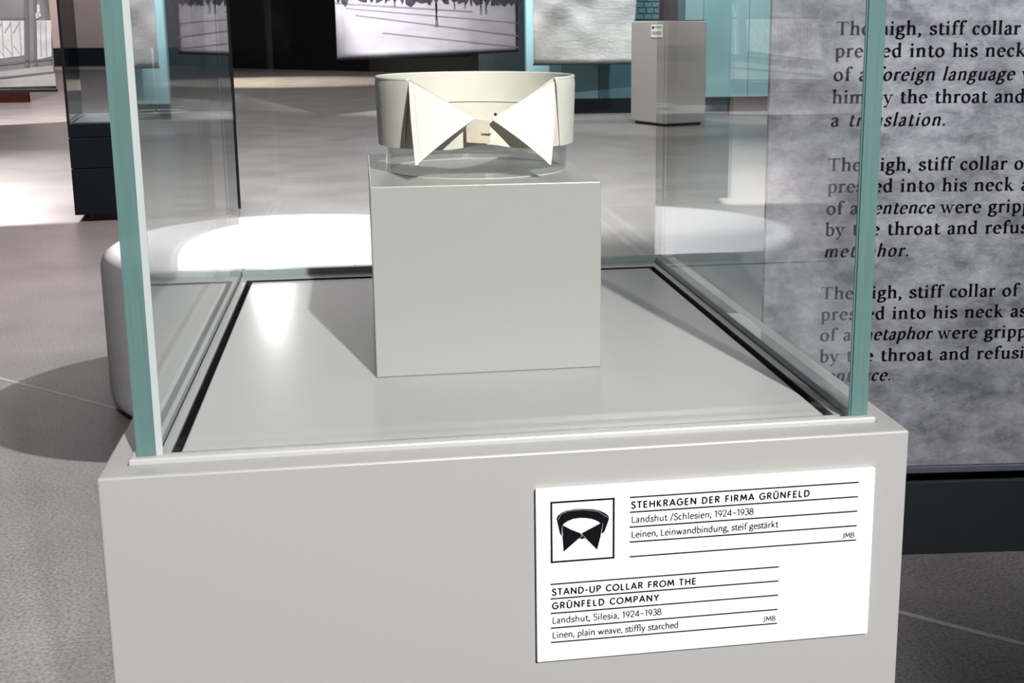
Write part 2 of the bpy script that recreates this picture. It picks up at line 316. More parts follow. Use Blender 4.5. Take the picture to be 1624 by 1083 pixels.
# ================================================================== SETTING
# floor: huge polished terrazzo-like slabs, one joint with two bright lines runs diagonally
def floor_material():
    m = bpy.data.materials.new('polished_grey_floor'); m.use_nodes = True; n, l = nodes_of(m); b = n['Principled BSDF']
    tc = n.new('ShaderNodeTexCoord')
    t1 = n.new('ShaderNodeTexNoise'); t1.inputs['Scale'].default_value = 2.2; t1.inputs['Detail'].default_value = 8; t1.inputs['Roughness'].default_value = .6
    t2 = n.new('ShaderNodeTexNoise'); t2.inputs['Scale'].default_value = 130; t2.inputs['Detail'].default_value = 3
    t3 = n.new('ShaderNodeTexVoronoi'); t3.inputs['Scale'].default_value = 75
    for t in (t1, t2, t3): l.new(tc.outputs['Object'], t.inputs[0])
    r1 = n.new('ShaderNodeValToRGB'); r1.color_ramp.elements[0].position = .3; r1.color_ramp.elements[1].position = .72
    r1.color_ramp.elements[0].color = (.185, .175, .17, 1); r1.color_ramp.elements[1].color = (.27, .255, .25, 1); l.new(t1.outputs[0], r1.inputs[0])
    r2 = n.new('ShaderNodeValToRGB'); r2.color_ramp.elements[0].position = .36; r2.color_ramp.elements[1].position = .6
    r2.color_ramp.elements[0].color = (.62, .62, .62, 1); r2.color_ramp.elements[1].color = (1.08, 1.08, 1.08, 1); l.new(t2.outputs[0], r2.inputs[0])
    mx = n.new('ShaderNodeMix'); mx.data_type = 'RGBA'; mx.blend_type = 'MULTIPLY'; mx.inputs[0].default_value = 1
    l.new(r1.outputs[0], mx.inputs[6]); l.new(r2.outputs[0], mx.inputs[7])
    r3 = n.new('ShaderNodeValToRGB'); r3.color_ramp.elements[0].position = .06; r3.color_ramp.elements[1].position = .12
    r3.color_ramp.elements[0].color = (.35, .34, .33, 1); r3.color_ramp.elements[1].color = (1, 1, 1, 1); l.new(t3.outputs['Distance'], r3.inputs[0])
    mx2 = n.new('ShaderNodeMix'); mx2.data_type = 'RGBA'; mx2.blend_type = 'MULTIPLY'; mx2.inputs[0].default_value = .8
    l.new(mx.outputs[2], mx2.inputs[6]); l.new(r3.outputs[0], mx2.inputs[7]); l.new(mx2.outputs[2], b.inputs['Base Color'])
    rr = n.new('ShaderNodeMapRange'); rr.inputs[3].default_value = .30; rr.inputs[4].default_value = .42; l.new(t1.outputs[0], rr.inputs[0]); l.new(rr.outputs[0], b.inputs['Roughness'])
    bp = n.new('ShaderNodeBump'); bp.inputs['Strength'].default_value = .12; bp.inputs['Distance'].default_value = .002
    l.new(t2.outputs[0], bp.inputs['Height']); l.new(bp.outputs[0], b.inputs['Normal'])
    return m
M_floor = floor_material()
M_seam = pmat('bright_joint_line', (.52, .51, .50), .35)
fl = empty('floor', (0, 0, 0), 'polished grey speckled stone floor of the exhibition hall', 'floor', kind='structure')
# joint line passes (-1.306,3.556) and (1.104,1.294)
jp = Vector((-1.306, 3.556, 0)); jd = (Vector((1.104, 1.294, 0)) - jp).normalized(); jn = Vector((-jd.y, jd.x, 0))
def half(sign, clip):
    # rectangle of the hall cut by the joint line
    rect = [(-12, -7), (10, -7), (10, 40), (-12, 40)]
    out = []
    for i in range(4):
        p = Vector((*rect[i], 0)); q = Vector((*rect[(i+1) % 4], 0))
        dp, dq = sign*((p-jp).dot(jn)) - clip, sign*((q-jp).dot(jn)) - clip
        if dp >= 0: out.append(p)
        if dp*dq < 0: out.append(p + (q-p)*(dp/(dp-dq)))
    return out
for s in (1, -1):
    poly = half(s, .0062); bm = bmesh.new()
    tv = [bm.verts.new(p) for p in poly]; bv = [bm.verts.new(p + Vector((0, 0, -.03))) for p in poly]
    bm.faces.new(tv); bm.faces.new(bv[::-1])
    for i in range(len(poly)): bm.faces.new((tv[i], bv[i], bv[(i+1) % len(poly)], tv[(i+1) % len(poly)]))
    link('floor_slab', bm, M_floor, fl)
for s in (1, -1):
    bm = bmesh.new(); a0 = jp - jd*9 + jn*(s*.0038) - jn*.0020; a1 = jp + jd*12 + jn*(s*.0038) - jn*.0020
    p = [a0, a1, a1 + jn*.004, a0 + jn*.004]
    tv = [bm.verts.new(v + Vector((0, 0, .0012))) for v in p]; bv = [bm.verts.new(v + Vector((0, 0, -.02))) for v in p]
    bm.faces.new(tv)
    for i in range(4): bm.faces.new((tv[i], bv[i], bv[(i+1) % 4], tv[(i+1) % 4]))
    link('joint_strip', bm, M_seam, fl)
bm = bmesh.new(); a0 = jp - jd*9; a1 = jp + jd*12; add_poly(bm, [v + Vector((0, 0, -.006)) for v in (a0 - jn*.003, a1 - jn*.003, a1 + jn*.003, a0 + jn*.003)])
link('joint_groove', bm, M_black, fl)

M_pink = pmat('pale_pink_wall_paint', (.44, .315, .30), .8, noise=.03, scale=3)
M_dark = pmat('black_wall_paint', (.002, .0015, .002), .7, spec=.15)
M_ceil = pmat('dark_ceiling', (.05, .05, .05), .9)
M_red = pmat('dark_red_wall_paint', (.025, .004, .003), .8, spec=.1)
M_teal_l = pmat('light_teal_wall', (.24, .42, .44), .6, noise=.04, scale=4)
M_teal_m = pmat('mid_teal_wall', (.13, .24, .27), .6, noise=.04, scale=4)
M_teal_d = pmat('dark_teal_wall', (.045, .11, .135), .6, noise=.04, scale=4)
M_teal_f = pmat('grey_teal_wall', (.16, .25, .28), .7)
M_skirt = pmat('blue_black_skirting', (.006, .009, .012), .7, spec=.15)
M_gwall = pmat('dim_grey_wall', (.20, .19, .19), .8)
H = 4.6
def wallbox(name, mat, label, *d, parent=None):
    bm = bmesh.new(); add_box(bm, *d); o = link(name, bm, mat, parent)
    if parent is None: tag(o, label, 'wall', kind='structure')
    return o
wallbox('ceiling', M_ceil, 'dark ceiling of the exhibition hall', -12, 10, -7, 40, H, H+.1)['category'] = 'ceiling'
wallbox('wall_front', M_gwall, 'dim grey wall behind the visitor', -12, 10, -7.1, -7, 0, H)
wallbox('wall_right', M_gwall, 'dim grey wall on the right, hidden behind the text panel', 9.9, 10, -7, 40, 0, H)
wallbox('wall_left', M_gwall, 'dim grey wall far to the left of the showcases', -12.1, -12, -7, 40, 0, H)
wallbox('wall_back', M_pink, 'pale pink wall at the far left end of the hall', -12, -3.6, 37, 37.1, 0, H)
b = wallbox('baseboard_back', M_skirt, 'dark blue skirting along the foot of the pink wall', -12, -3.6, 36.9, 36.99, 0.0, .50); b['category'] = 'baseboard'
# slanted black partition in the middle distance
bm = bmesh.new()
for q in (((-4.6, 35.22), (2.55, 28.5)),):
    (x0, y0), (x1, y1) = q; d = Vector((x1-x0, y1-y0, 0)).normalized(); nn = Vector((-d.y, d.x, 0))*.12
    base = [Vector((x0, y0, 0)), Vector((x1, y1, 0)), Vector((x1, y1, 0))+nn, Vector((x0, y0, 0))+nn]
    lo = [bm.verts.new(p) for p in base]; hi = [bm.verts.new(p+Vector((0, 0, H))) for p in base]
    bm.faces.new(lo[::-1]); bm.faces.new(hi)
    for i in range(4): bm.faces.new((lo[i], lo[(i+1) % 4], hi[(i+1) % 4], hi[i]))
tag(link('wall_middle', bm, M_dark), 'black partition wall behind the street photograph hanging', 'wall', kind='structure')
wallbox('wall_far', M_teal_f, 'grey teal wall seen to the right of the black partition', 2.58, 9.8, 28.4, 28.5, 0, H)
# near teal wall, painted strips as separate panels
tw = empty('wall_teal', (0, 15.4, 0), 'teal wall of upright panels behind the pale plinth', 'wall', kind='structure')
box('wall_core', M_teal_m, tw, 2.0, 9.8, .03, .15, 0, H)
for x0, x1, m in ((2.0, 2.46, M_teal_l), (2.46, 2.94, M_teal_m), (2.94, 3.42, M_teal_d), (3.42, 3.74, M_teal_d), (3.98, 4.08, M_teal_d), (4.08, 4.33, M_teal_l), (4.33, 4.95, M_teal_l), (4.95, 5.5, M_teal_l), (5.5, 6.4, M_teal_m), (6.4, 9.8, M_teal_l)):
    box('wall_panel', m, tw, x0+.004, x1-.004, 0, .028, .19, H)
box('dark_slot', M_dark, tw, 3.74, 3.83, .0, .028, .19, H); box('navy_strip', M_navy, tw, 3.83, 3.98, .0, .028, .19, H)
box('skirting', M_skirt, tw, 2.0, 9.8, -.02, .028, 0, .188)
for i in range(12):    # small bricks showing above the pale plinth
    for j in range(3):
        box('brick', pmat('dark_teal_brick', (.06, .135, .16), .6), tw, 3.43+j*.105+(i % 2)*.03, 3.43+j*.105+.09+(i % 2)*.03 if j < 2 else 3.735, -.012, -.001, 1.05+i*.075, 1.05+i*.075+.06, bevel=0)
# low dark red wall behind the balcony photograph
wallbox('wall_red', M_red, 'dark red partition behind the balcony photograph', -8.2, -5.05, 19.4, 19.5, 0, 3.2)

# ================================================================== SHOWCASE (front)
# plinth
pl = empty('display_plinth', (0, 0, 0), 'large warm white display plinth carrying the glass cover in the foreground', 'plinth')
W2, D, T = .24, .5959, .9
bm = bmesh.new()
add_box(bm, -W2, W2, 0, D, 0.012, T-.0300, bevel=0)
bmesh.ops.bevel(bm, geom=[e for e in bm.edges if abs(e.verts[0].co.z-e.verts[1].co.z) > .1], offset=.0014, segments=2, affect='EDGES', profile=.5)
body = link('body', bm, M_paint, pl)
def frame_ring(bm, xo, y0o, y1o, xi, y0i, y1i, z0, z1, bev=0.0):
    o = [(-xo, y0o), (xo, y0o), (xo, y1o), (-xo, y1o)]; i_ = [(-xi, y0i), (xi, y0i), (xi, y1i), (-xi, y1i)]
    V = {}
    for nm, pts, z in (('ob', o, z0), ('ot', o, z1), ('ib', i_, z0), ('it', i_, z1)): V[nm] = [bm.verts.new((x, y, z)) for x, y in pts]
    fs = []
    for k in range(4):
        j = (k+1) % 4
        fs.append(bm.faces.new((V['ob'][k], V['ob'][j], V['ot'][j], V['ot'][k])))
        fs.append(bm.faces.new((V['ot'][k], V['ot'][j], V['it'][j], V['it'][k])))
        fs.append(bm.faces.new((V['it'][k], V['it'][j], V['ib'][j], V['ib'][k])))
        fs.append(bm.faces.new((V['ib'][k], V['ib'][j], V['ob'][j], V['ob'][k])))
    if bev:
        es = [e for e in bm.edges if all(abs(v.co.z-z1) < 1e-6 for v in e.verts) and len({tuple(round(c, 5) for c in v.co) for v in e.verts} & {tuple(round(c, 5) for c in v.co) for v in V['ot']}) == 2]
        es += [e for e in bm.edges if {v for v in e.verts} <= set(V['ot']) | set(V['ob']) and abs(e.verts[0].co.x-e.verts[1].co.x) < 1e-6 and abs(e.verts[0].co.y-e.verts[1].co.y) < 1e-6]
        bmesh.ops.bevel(bm, geom=list(set(es)), offset=bev, segments=2, affect='EDGES', profile=.5)
bm = bmesh.new(); frame_ring(bm, W2, 0, D, .2268, .0188, .5846, T-.03, T, .0014)
link('top_rim', bm, M_paint, pl)
bm = bmesh.new(); frame_ring(bm, .2262, .0192, .5842, .2224, .0236, .5802, T-.02, T+.0035, .0012)
link('cover_profile', bm, M_trimw, pl)
bm = bmesh.new(); add_box(bm, -.2266, .2266, .0190, .5844, T-.0299, T-.021); link('slot_bed', bm, M_black, pl)
bm = bmesh.new(); frame_ring(bm, .2112, .0348, .5690, .2050, .0362, .5460, T-.02, T+.0005)
link('inner_profile', bm, M_trimw, pl)
bm = bmesh.new(); frame_ring(bm, .2049, .0363, .5459, .2041, .0370, .5450, T-.02, T+.0004)
link('gap_liner', bm, M_black, pl)
box('plinth_foot', M_black, pl, -W2+.01, W2-.01, .01, D-.01, 0, .0119)
# glass cover: four panes, top pane, polished green edges
g = empty('glass_cover', (0, 0, T), 'clear glass cover with green edges standing on the warm white plinth', 'glass cover')
GT, GH = .0108, .62
gx, gy0, gy1 = .2222, .0238, .5798
zb = -.016
def gbox(name, mat, *d, bevel=0): return box(name, mat, g, *d, bevel=bevel)
gbox('front_pane', M_glass, -gx+GT, gx-GT, gy0, gy0+GT*.9, .0002, GH)
gbox('rear_pane', M_glass, -gx+.001, gx-.001, gy1-GT*.9, gy1, .0062, GH)
for s in (-1, 1):
    x0, x1 = sorted((s*gx, s*(gx-GT)))
    gbox('side_pane', M_glass, x0, x1, gy0+.002, gy1-GT, .0062, GH)
    gbox('polished_edge', M_gedge, x0, x1, gy0+.0003, gy0+.0018, .0002, GH)
    xa, xb = (x1, x1+.0038) if s < 0 else (x0-.0012, x0)
    gbox('glued_seam', M_gbev if s < 0 else M_gedge, xa, xb, gy0+.0012, gy0+.0024, .0002, GH)
    gbox('bottom_edge', M_gbot, x0+.0004, x1-.0004, gy0+.002, gy1-GT, .0002, .006)
    if 0: gbox('rear_seam', M_gbev, x0+(0.004 if s < 0 else .0), x0+(.0055 if s < 0 else .0015), gy1-GT-.0016, gy1-GT-.0004, .0062, GH)
gbox('bottom_edge', M_gbot, -gx+GT, gx-GT, gy1-GT*.9+.0004, gy1-.0004, .0002, .006)
gbox('top_pane', M_glass, -gx, gx, gy0, gy1, GH+.0003, GH+GT)
# base plate inside
bm = bmesh.new(); add_box(bm, -.2, .2, .0375, .5420, T-.0205, T-.0005, bevel=.0012)
tag(link('base_plate', bm, M_plate), 'glossy pale grey base board lying inside the glass cover', 'board')
# block under the collar
cb = box('display_block', M_cube, None, -.0836, .0795, .1784, .405, T-.0004, 1.0367, bevel=.0009)
tag(cb, 'small warm white display block standing on the base board under the collar', 'block')

# acrylic ring stand
st = empty('acrylic_stand', (0, .28, 1.0367), 'clear acrylic ring stand between the white block and the collar', 'stand')
n = 72
def ellr(bm, rx, ry, rz, z0, z1, th, a0=0, a1=2*PI, N=72, cy=0):
    closed = abs(a1-a0-2*PI) < 1e-6; cnt = N if closed else N+1
    R = []
    for rr, z in ((0, z0), (0, z1), (-th, z1), (-th, z0)):
        R.append([bm.verts.new(((rx+rr)*math.cos(a0+(a1-a0)*i/N), cy+(ry+rr)*math.sin(a0+(a1-a0)*i/N), z)) for i in range(cnt)])
    for q in range(4):
        A, B = R[q], R[(q+1) % 4]
        for i in range(cnt if closed else cnt-1): bm.faces.new((A[i], A[(i+1) % cnt], B[(i+1) % cnt], B[i]))
    if not closed:
        bm.faces.new([R[q][0] for q in range(4)]); bm.faces.new([R[q][-1] for q in range(3, -1, -1)])
bm = bmesh.new(); ellr(bm, .0700, .0712, 0, .0002, .032, .002); link('ring_wall', bm, M_acryl, st, smooth=False)
M_acedge = pmat('frosted_acrylic_edge', (.75, .76, .75), .2)
bm = bmesh.new(); ellr(bm, .0701, .0713, 0, .0, .0004, .0005); link('lower_rim', bm, M_acedge, st)
bm = bmesh.new(); add_box(bm, -.010, .006, -.0705, -.0690, .020, .034); link('front_tab', bm, M_acryl, st)

# ------------------------------------------------------------------ the collar
co = empty('stand_up_collar', (0, .28, 1.0575), 'old white starched linen collar with folded wing tips on the display block', 'collar')
RX, RY, ZB, ZT = .0765, .0785, 0.0, .050
def rim(a, k=0.0): return Vector(((RX-k)*math.cos(a), (RY-k)*math.sin(a), 0))
aL = PI + math.asin(.715)       # angle (front left) where the left wing starts
aR = 2*PI - math.asin(.70)
# outer turn-down: closed behind, from aR round the back to aL
def sheet(name, mat, f, nu, nv, th, parent=co):
    """thick sheet from surface f(u,v)->Vector, u,v in 0..1"""
    bm = bmesh.new(); P = [[f(i/nu, j/nv) for j in range(nv+1)] for i in range(nu+1)]
    N = [[None]*(nv+1) for _ in range(nu+1)]
    for i in range(nu+1):
        for j in range(nv+1):
            du = P[min(i+1, nu)][j]-P[max(i-1, 0)][j]; dv = P[i][min(j+1, nv)]-P[i][max(j-1, 0)]
            c = du.cross(dv); N[i][j] = c.normalized() if c.length > 1e-12 else (N[i-1][j] if i else Vector((0, -1, 0)))
    A = [[bm.verts.new(P[i][j]+N[i][j]*th/2) for j in range(nv+1)] for i in range(nu+1)]
    B = [[bm.verts.new(P[i][j]-N[i][j]*th/2) for j in range(nv+1)] for i in range(nu+1)]
    for i in range(nu):
        for j in range(nv):
            bm.faces.new((A[i][j], A[i+1][j], A[i+1][j+1], A[i][j+1])); bm.faces.new((B[i][j+1], B[i+1][j+1], B[i+1][j], B[i][j]))
    for i in range(nu):
        bm.faces.new((A[i+1][0], A[i][0], B[i][0], B[i+1][0])); bm.faces.new((A[i][nv], A[i+1][nv], B[i+1][nv], B[i][nv]))
    for j in range(nv):
        bm.faces.new((A[0][j], A[0][j+1], B[0][j+1], B[0][j])); bm.faces.new((A[nu][j+1], A[nu][j], B[nu][j], B[nu][j+1]))
    o = link(name, bm, mat, parent, smooth=True)
    md = o.modifiers.new('edges', 'EDGE_SPLIT'); md.split_angle = math.radians(40)
    return o
def fall(u, v):
    a0 = aR - 2*PI; a1 = aL
    a = a0 + (a1-a0)*u
    # free front edges lean a little: bottom further round to the sides
    lean = .10*(1-v)*math.exp(-min(u, 1-u)*14)
    a += lean if u < .5 else -lean*1.0
    p = rim(a, .0 if v < .96 else .0008)
    k = 1 - .02*(1-v)
    return Vector((p.x*k, p.y*k, ZB + (ZT-ZB)*v))
sheet('outer_fall', M_linen, fall, 120, 10, .0007)
def inner(u, v):
    a = -PI/2 + .0 + 2*PI*u          # starts and ends front centre
    # top edge drops from the fold point to the front centre
    x = abs(rim(a).x); front = math.sin(a) < 0
    zt = ZT
    if front and x < .054:
        zt = .0225 + (ZT-.0225)*max(0, (x-.006)/.048)
    zb = .0045*math.exp(-(x/.02)**2) if front else 0
    p = rim(a, .0022)
    return Vector((p.x*.985, p.y*.985, zb + (zt-zb)*v))
sheet('inner_band', M_linen_in, inner, 140, 8, .0006)
# fold over the top edge
bm = bmesh.new(); a0 = aR-2*PI
tube(bm, [rim(a0+(aL-a0)*i/110, .0012) + Vector((0, 0, ZT-.0002)) for i in range(111)], .0013, 6)
link('top_fold', bm, M_linen, co, smooth=True)
# seam line inside the back
bm = bmesh.new(); tube(bm, [Vector(((RX-.0050)*math.cos(.2+(PI-.4)*i/50), (RY-.0050)*math.sin(.2+(PI-.4)*i/50), .0265)) for i in range(51)], .00035, 4)
link('seam', bm, M_linen_in, co)
# wings: triangles A (fold top), B (front centre), T (tip)
def wing(Apt, Bpt, Tpt, s):
    A_, B_, T_ = Vector(Apt), Vector(Bpt), Vector(Tpt)
    nrm = (B_-A_).cross(T_-A_).normalized()
    if nrm.y > 0: nrm = -nrm
    def f(u, v):      # v: from fold line (0) to tip (1)
        e = A_.lerp(B_, u); t = T_ + (B_-T_)*.025*u
        p = e.lerp(t, v)
        bulge = .0035*math.sin(PI*min(1, v))*(1-.5*u) + .0018*math.sin(PI*u)*(1-v)
        return p + nrm*bulge
    o = sheet('wing', M_linen, f, 16, 18, .0009)
    bm = bmesh.new()            # stitched hem lines a few millimetres in from the free edges
    tube(bm, [f(.09/(max(.12, 1-v)) if .09/(max(.12, 1-v)) < 1 else 1, v)+nrm*.0006 for v in [i*.84/20 for i in range(21)]], .00022, 4)
    tube(bm, [f(1-min(.9, .07/(max(.1, 1-v))), v)+nrm*.0006 for v in [.04+i*.8/20 for i in range(21)]], .00022, 4)
    link('stitching', bm, M_linen, o)
    return o
wing((-.0530, -.056, .0492), (-.0085, -.0822, .0232), (-.0512, -.090, -.0082), -1)
wing((.0530, -.056, .0475), (.0035, -.0828, .0230), (.0450, -.090, -.0098), 1)
# overlapping front tab with its buttonhole
def tabf(u, v): return Vector((-.0142+.0165*u, -.0812-.0012*math.sin(PI*u), .0068+.0165*v - .0012*u))
tb = sheet('front_tab', M_linen_tab, tabf, 8, 8, .0008); tb['label'] = 'yellowed overlapping front tab'
bm = bmesh.new(); add_box(bm, -.0040, .0035, -.0834, -.0826, .0122, .0130); link('buttonhole', bm, pmat('brown_thread', (.16, .10, .06), .8), tb)
bm = bmesh.new(); bmesh.ops.create_uvsphere(bm, u_segments=12, v_segments=8, radius=.0011, matrix=Matrix.Translation((.0068, -.0800, .0262))); link('small_stud', bm, M_black, co)

# ------------------------------------------------------------------ label on the plinth
O = Vector((.0058, -.0036, .767))
sg = empty('object_label', (.0058+.1059, -.0018, .767), 'white printed label plate with collar pictogram on the front of the plinth', 'label')
SW, SH = .2118, .1110
def par(o):
    o.matrix_parent_inverse = o.parent.matrix_world.inverted(); return o
bpy.context.view_layer.update()
box('plate', M_card, None, .0058, .0058+SW, -.0034, -.0001, .767, .767+SH, bevel=.0004)
plate = bpy.context.scene.objects['plate']; plate.parent = sg; par(plate)
mm = .001
for v in (102.9-.3, 93.2, 83.7, 74.1, 64.6): par(rule('printed_line', M_ink2, sg, O, X1, Z1, .0001, 56.8*mm, 201*mm, v*mm, .00085))
for v in (50.6, 41.2, 31.7, 22.1, 12.7): par(rule('printed_line', M_ink2, sg, O, X1, Z1, .0001, 8.4*mm, 151.4*mm, v*mm, .00085))
ms = dict(off=.0001, ux=X1, uz=Z1)
def sign_text(txt, u, v, width, em, bold): 
    return par(write('lettering', [(txt, 'sans')], em*mm, width*mm, M_ink2, sg, O + X1*u*mm + Z1*v*mm, a=.066 if bold else .042, b=.066 if bold else .042, phi=0, **ms))
sign_text('STEHKRAGEN DER FIRMA GR\u00dcNFELD', 57.6, 95.6, 112, 6.2, True)
sign_text('Landshut /Schlesien, 1924\u20131938', 57.7, 86.3, 76.5, 6.3, False)
sign_text('Leinen, Leinwandbindung, steif gest\u00e4rkt', 57.7, 76.8, 92.6, 6.3, False)
sign_text('JMB', 191.7, 66.4, 8.3, 5.2, False)
sign_text('STAND-UP COLLAR FROM THE', 9.2, 43.4, 89.6, 6.2, True)
sign_text('GR\u00dcNFELD COMPANY', 9.2, 34.5, 66.2, 6.2, True)
sign_text('Landshut, Silesia, 1924\u20131938', 9.2, 25.0, 68.0, 6.3, False)
sign_text('Linen, plain weave, stiffly starched', 9.2, 15.3, 79.0, 6.3, False)
sign_text('JMB', 142.0, 14.6, 8.4, 5.2, False)
# pictogram frame and collar (icon crop: 700 wide = 38.7 mm)
fx, fy, fs_ = 8.7, 64.3, 38.8
bt = 1.1
par(flat('pictogram_frame', M_ink2, sg, O, X1, Z1, .0001, [[(x*mm, y*mm) for x, y in q] for q in (
    [(fx, fy), (fx+fs_, fy), (fx+fs_, fy+bt), (fx, fy+bt)], [(fx, fy+fs_-bt), (fx+fs_, fy+fs_-bt), (fx+fs_, fy+fs_), (fx, fy+fs_)],
    [(fx, fy), (fx+bt, fy), (fx+bt, fy+fs_), (fx, fy+fs_)], [(fx+fs_-bt, fy), (fx+fs_, fy), (fx+fs_, fy+fs_), (fx+fs_-bt, fy+fs_)])]))
def ic(x, y):    # icon crop pixels -> millimetres; top edge of frame slants in the picture
    k = fs_/700.; return ((fx + (x-84)*k)*mm, (fy + fs_ - (y - 100 + (x-84)*.058)*k)*mm)
top = [(150,290),(165,255),(200,225),(260,200),(340,186),(440,182),(540,187),(620,205),(680,235),(715,265),(722,300)]
low = [(640,360),(628,350),(600,325),(540,300),(470,287),(400,285),(330,295),(270,320),(222,355),(215,380)]
par(flat('pictogram', M_ink2, sg, O, X1, Z1, .0001, [[ic(*p) for p in q] for q in (
    [top[0], top[1], top[2], low[8], low[9], (205,400)], [top[2], top[3], low[7], low[8]], [top[3], top[4], low[6], low[7]], [top[4], top[5], low[5], low[6]],
    [top[5], top[6], low[4], low[5]], [top[6], top[7], low[3], low[4]], [top[7], top[8], low[2], low[3]], [top[8], top[9], top[10], low[0], low[1], low[2]],
    [(150,290),(205,400),(205,490),(186,460)], [(722,300),(700,370),(672,445),(645,470),(640,360)],
    [(205,360),(300,415),(405,460),(425,490),(225,670),(215,520)], [(628,350),(648,345),(630,500),(592,652),(580,640),(430,480),(425,460)], [(390,520),(430,480),(460,518),(425,528)])]))
M_hl = pmat('grey_highlight_print', (.30, .32, .36), .6)
def hl(p, q, wd=5):
    d = Vector((q[0]-p[0], q[1]-p[1])); nn = Vector((-d.y, d.x)).normalized()*wd/2
    return [ic(p[0]-nn.x, p[1]-nn.y), ic(q[0]-nn.x, q[1]-nn.y), ic(q[0]+nn.x, q[1]+nn.y), ic(p[0]+nn.x, p[1]+nn.y)]
par(flat('pictogram_highlight', M_hl, sg, O, X1, Z1, .00014, [hl(*q) for q in (((210,370),(216,490)), ((655,345),(640,465)), ((415,465),(470,520)), ((430,492),(390,522)), ((165,300),(200,240)), ((200,240),(280,205)), ((280,205),(440,192)), ((440,192),(600,212)), ((600,212),(708,285)))]))
bpy.context.view_layer.update()

# ================================================================== STOOL
sx, sy, sr, sh = -.323, 3.268, .566, .488
so = empty('round_stool', (sx, sy, 0), 'wide round pale fabric stool standing behind the showcase on the left', 'stool')
bm = bmesh.new()
prof = [(sr-.05, .018), (sr-.018, .022), (sr-.004, .035), (sr, .06), (sr, sh-.07)] + [(sr-.05+.05*math.cos(t), sh-.05+.05*math.sin(t)) for t in [i*PI/2/8 for i in range(9)]] + [(sr*.6, sh+.003), (.001, sh+.004)]
lathe(bm, prof, 128); link('upholstery', bm, M_fabric, so, smooth=True)
bm = bmesh.new(); lathe(bm, [(.001, .0), (sr-.05, .0), (sr-.05, .0182), (.001, .0182)], 64); link('base', bm, M_black, so)

# ================================================================== TEXT PANEL (right)
def paper_material(name, c1, c2, rough=.55, sc=7.0, bd=.01, bs=.35, ms_=(1, 1, 1.5)):
    m = bpy.data.materials.new(name); m.use_nodes = True; n, l = nodes_of(m); b = n['Principled BSDF']
    tc = n.new('ShaderNodeTexCoord'); mp = n.new('ShaderNodeMapping'); mp.inputs['Scale'].default_value = ms_; l.new(tc.outputs['Object'], mp.inputs[0])
    t = n.new('ShaderNodeTexNoise'); t.inputs['Scale'].default_value = sc; t.inputs['Detail'].default_value = 12; t.inputs['Roughness'].default_value = .78; t.inputs['Distortion'].default_value = .35
    t2 = n.new('ShaderNodeTexNoise'); t2.inputs['Scale'].default_value = sc*.3; t2.inputs['Detail'].default_value = 3
    l.new(mp.outputs[0], t.inputs[0]); l.new(mp.outputs[0], t2.inputs[0])
    ad = n.new('ShaderNodeMath'); ad.operation = 'ADD'; l.new(t.outputs[0], ad.inputs[0]); l.new(t2.outputs[0], ad.inputs[1])
    r = n.new('ShaderNodeValToRGB'); r.color_ramp.elements[0].position = .40; r.color_ramp.elements[1].position = .62
    hf = n.new('ShaderNodeMath'); hf.operation = 'MULTIPLY'; hf.inputs[1].default_value = .5; l.new(ad.outputs[0], hf.inputs[0]); l.new(hf.outputs[0], r.inputs[0])
    r.color_ramp.elements[0].color = (*c1, 1); r.color_ramp.elements[1].color = (*c2, 1); l.new(r.outputs[0], b.inputs['Base Color'])
    b.inputs['Roughness'].default_value = rough
    bp = n.new('ShaderNodeBump'); bp.inputs['Strength'].default_value = bs; bp.inputs['Distance'].default_value = bd; l.new(t.outputs[0], bp.inputs['Height']); l.new(bp.outputs[0], b.inputs['Normal'])
    MATS[name] = m
    return m
M_paper = paper_material('grey_fibrous_paper_print', (.17, .175, .20), (.50, .51, .55), .5, 26.0)
A = -.1
PX, PY = .72, 1.70 + math.tan(A)*(.72-1.2)
ux = Vector((math.cos(A), math.sin(A), 0)); PO = Vector((PX, PY, 0))
tp = empty('text_panel', (PX, PY, 0), 'tall grey paper-textured text panel with black serif lettering at the right', 'panel', rz=A)
bm = bmesh.new(); add_box(bm, .004, 2.4, .0, .02, .205, 3.1, bevel=.002); link('printed_sheet', bm, M_paper, tp)
bm = bmesh.new(); add_box(bm, .004, 2.4, -.005, .024, .190, .2045, bevel=.002); link('lower_hem', bm, pmat('grey_hem', (.13, .14, .17), .5), tp)
L0, Lx, Lz, on = Vector((0, 0, 0)), X1, Z1, .0006
def panel_text(runs, u, v, width): write('lettering', runs, .0400, width, M_ink2, tp, Vector((u, 0, v)), Lx, Lz, on, a=.066, b=.026, xs=1.06)
R_, I_ = 'roman', 'italic'
HS = 'The high, stiff collar'
panel_text([(HS, R_)], .134, 1.123, .381)
panel_text([('pressed into his neck', R_)], .134, 1.079, .395)
panel_text([('of a ', R_), ('foreign language', I_), (' were', R_)], .133, 1.032, .480)
panel_text([('him by the throat and', R_)], .132, .9865, .402)
panel_text([('a ', R_), ('translation.', I_)], .131, .9405, .240)
panel_text([(HS + ' of', R_)], .128, .849, .428)
panel_text([('pressed into his neck as', R_)], .1295, .805, .445)
panel_text([('of a ', R_), ('sentence', I_), (' were gripped', R_)], .129, .7595, .480)
panel_text([('by the throat and refusing', R_)], .128, .715, .490)
panel_text([('metaphor.', I_)], .127, .6695, .182)
panel_text([(HS + ' of', R_)], .124, .580, .425)
panel_text([('pressed into his neck as', R_)], .126, .535, .445)
panel_text([('of a ', R_), ('metaphor', I_), (' were gripped', R_)], .126, .490, .492)
panel_text([('by the throat and refusing', R_)], .1265, .4435, .492)
panel_text([('sentence.', I_)], .127, .4005, .157)
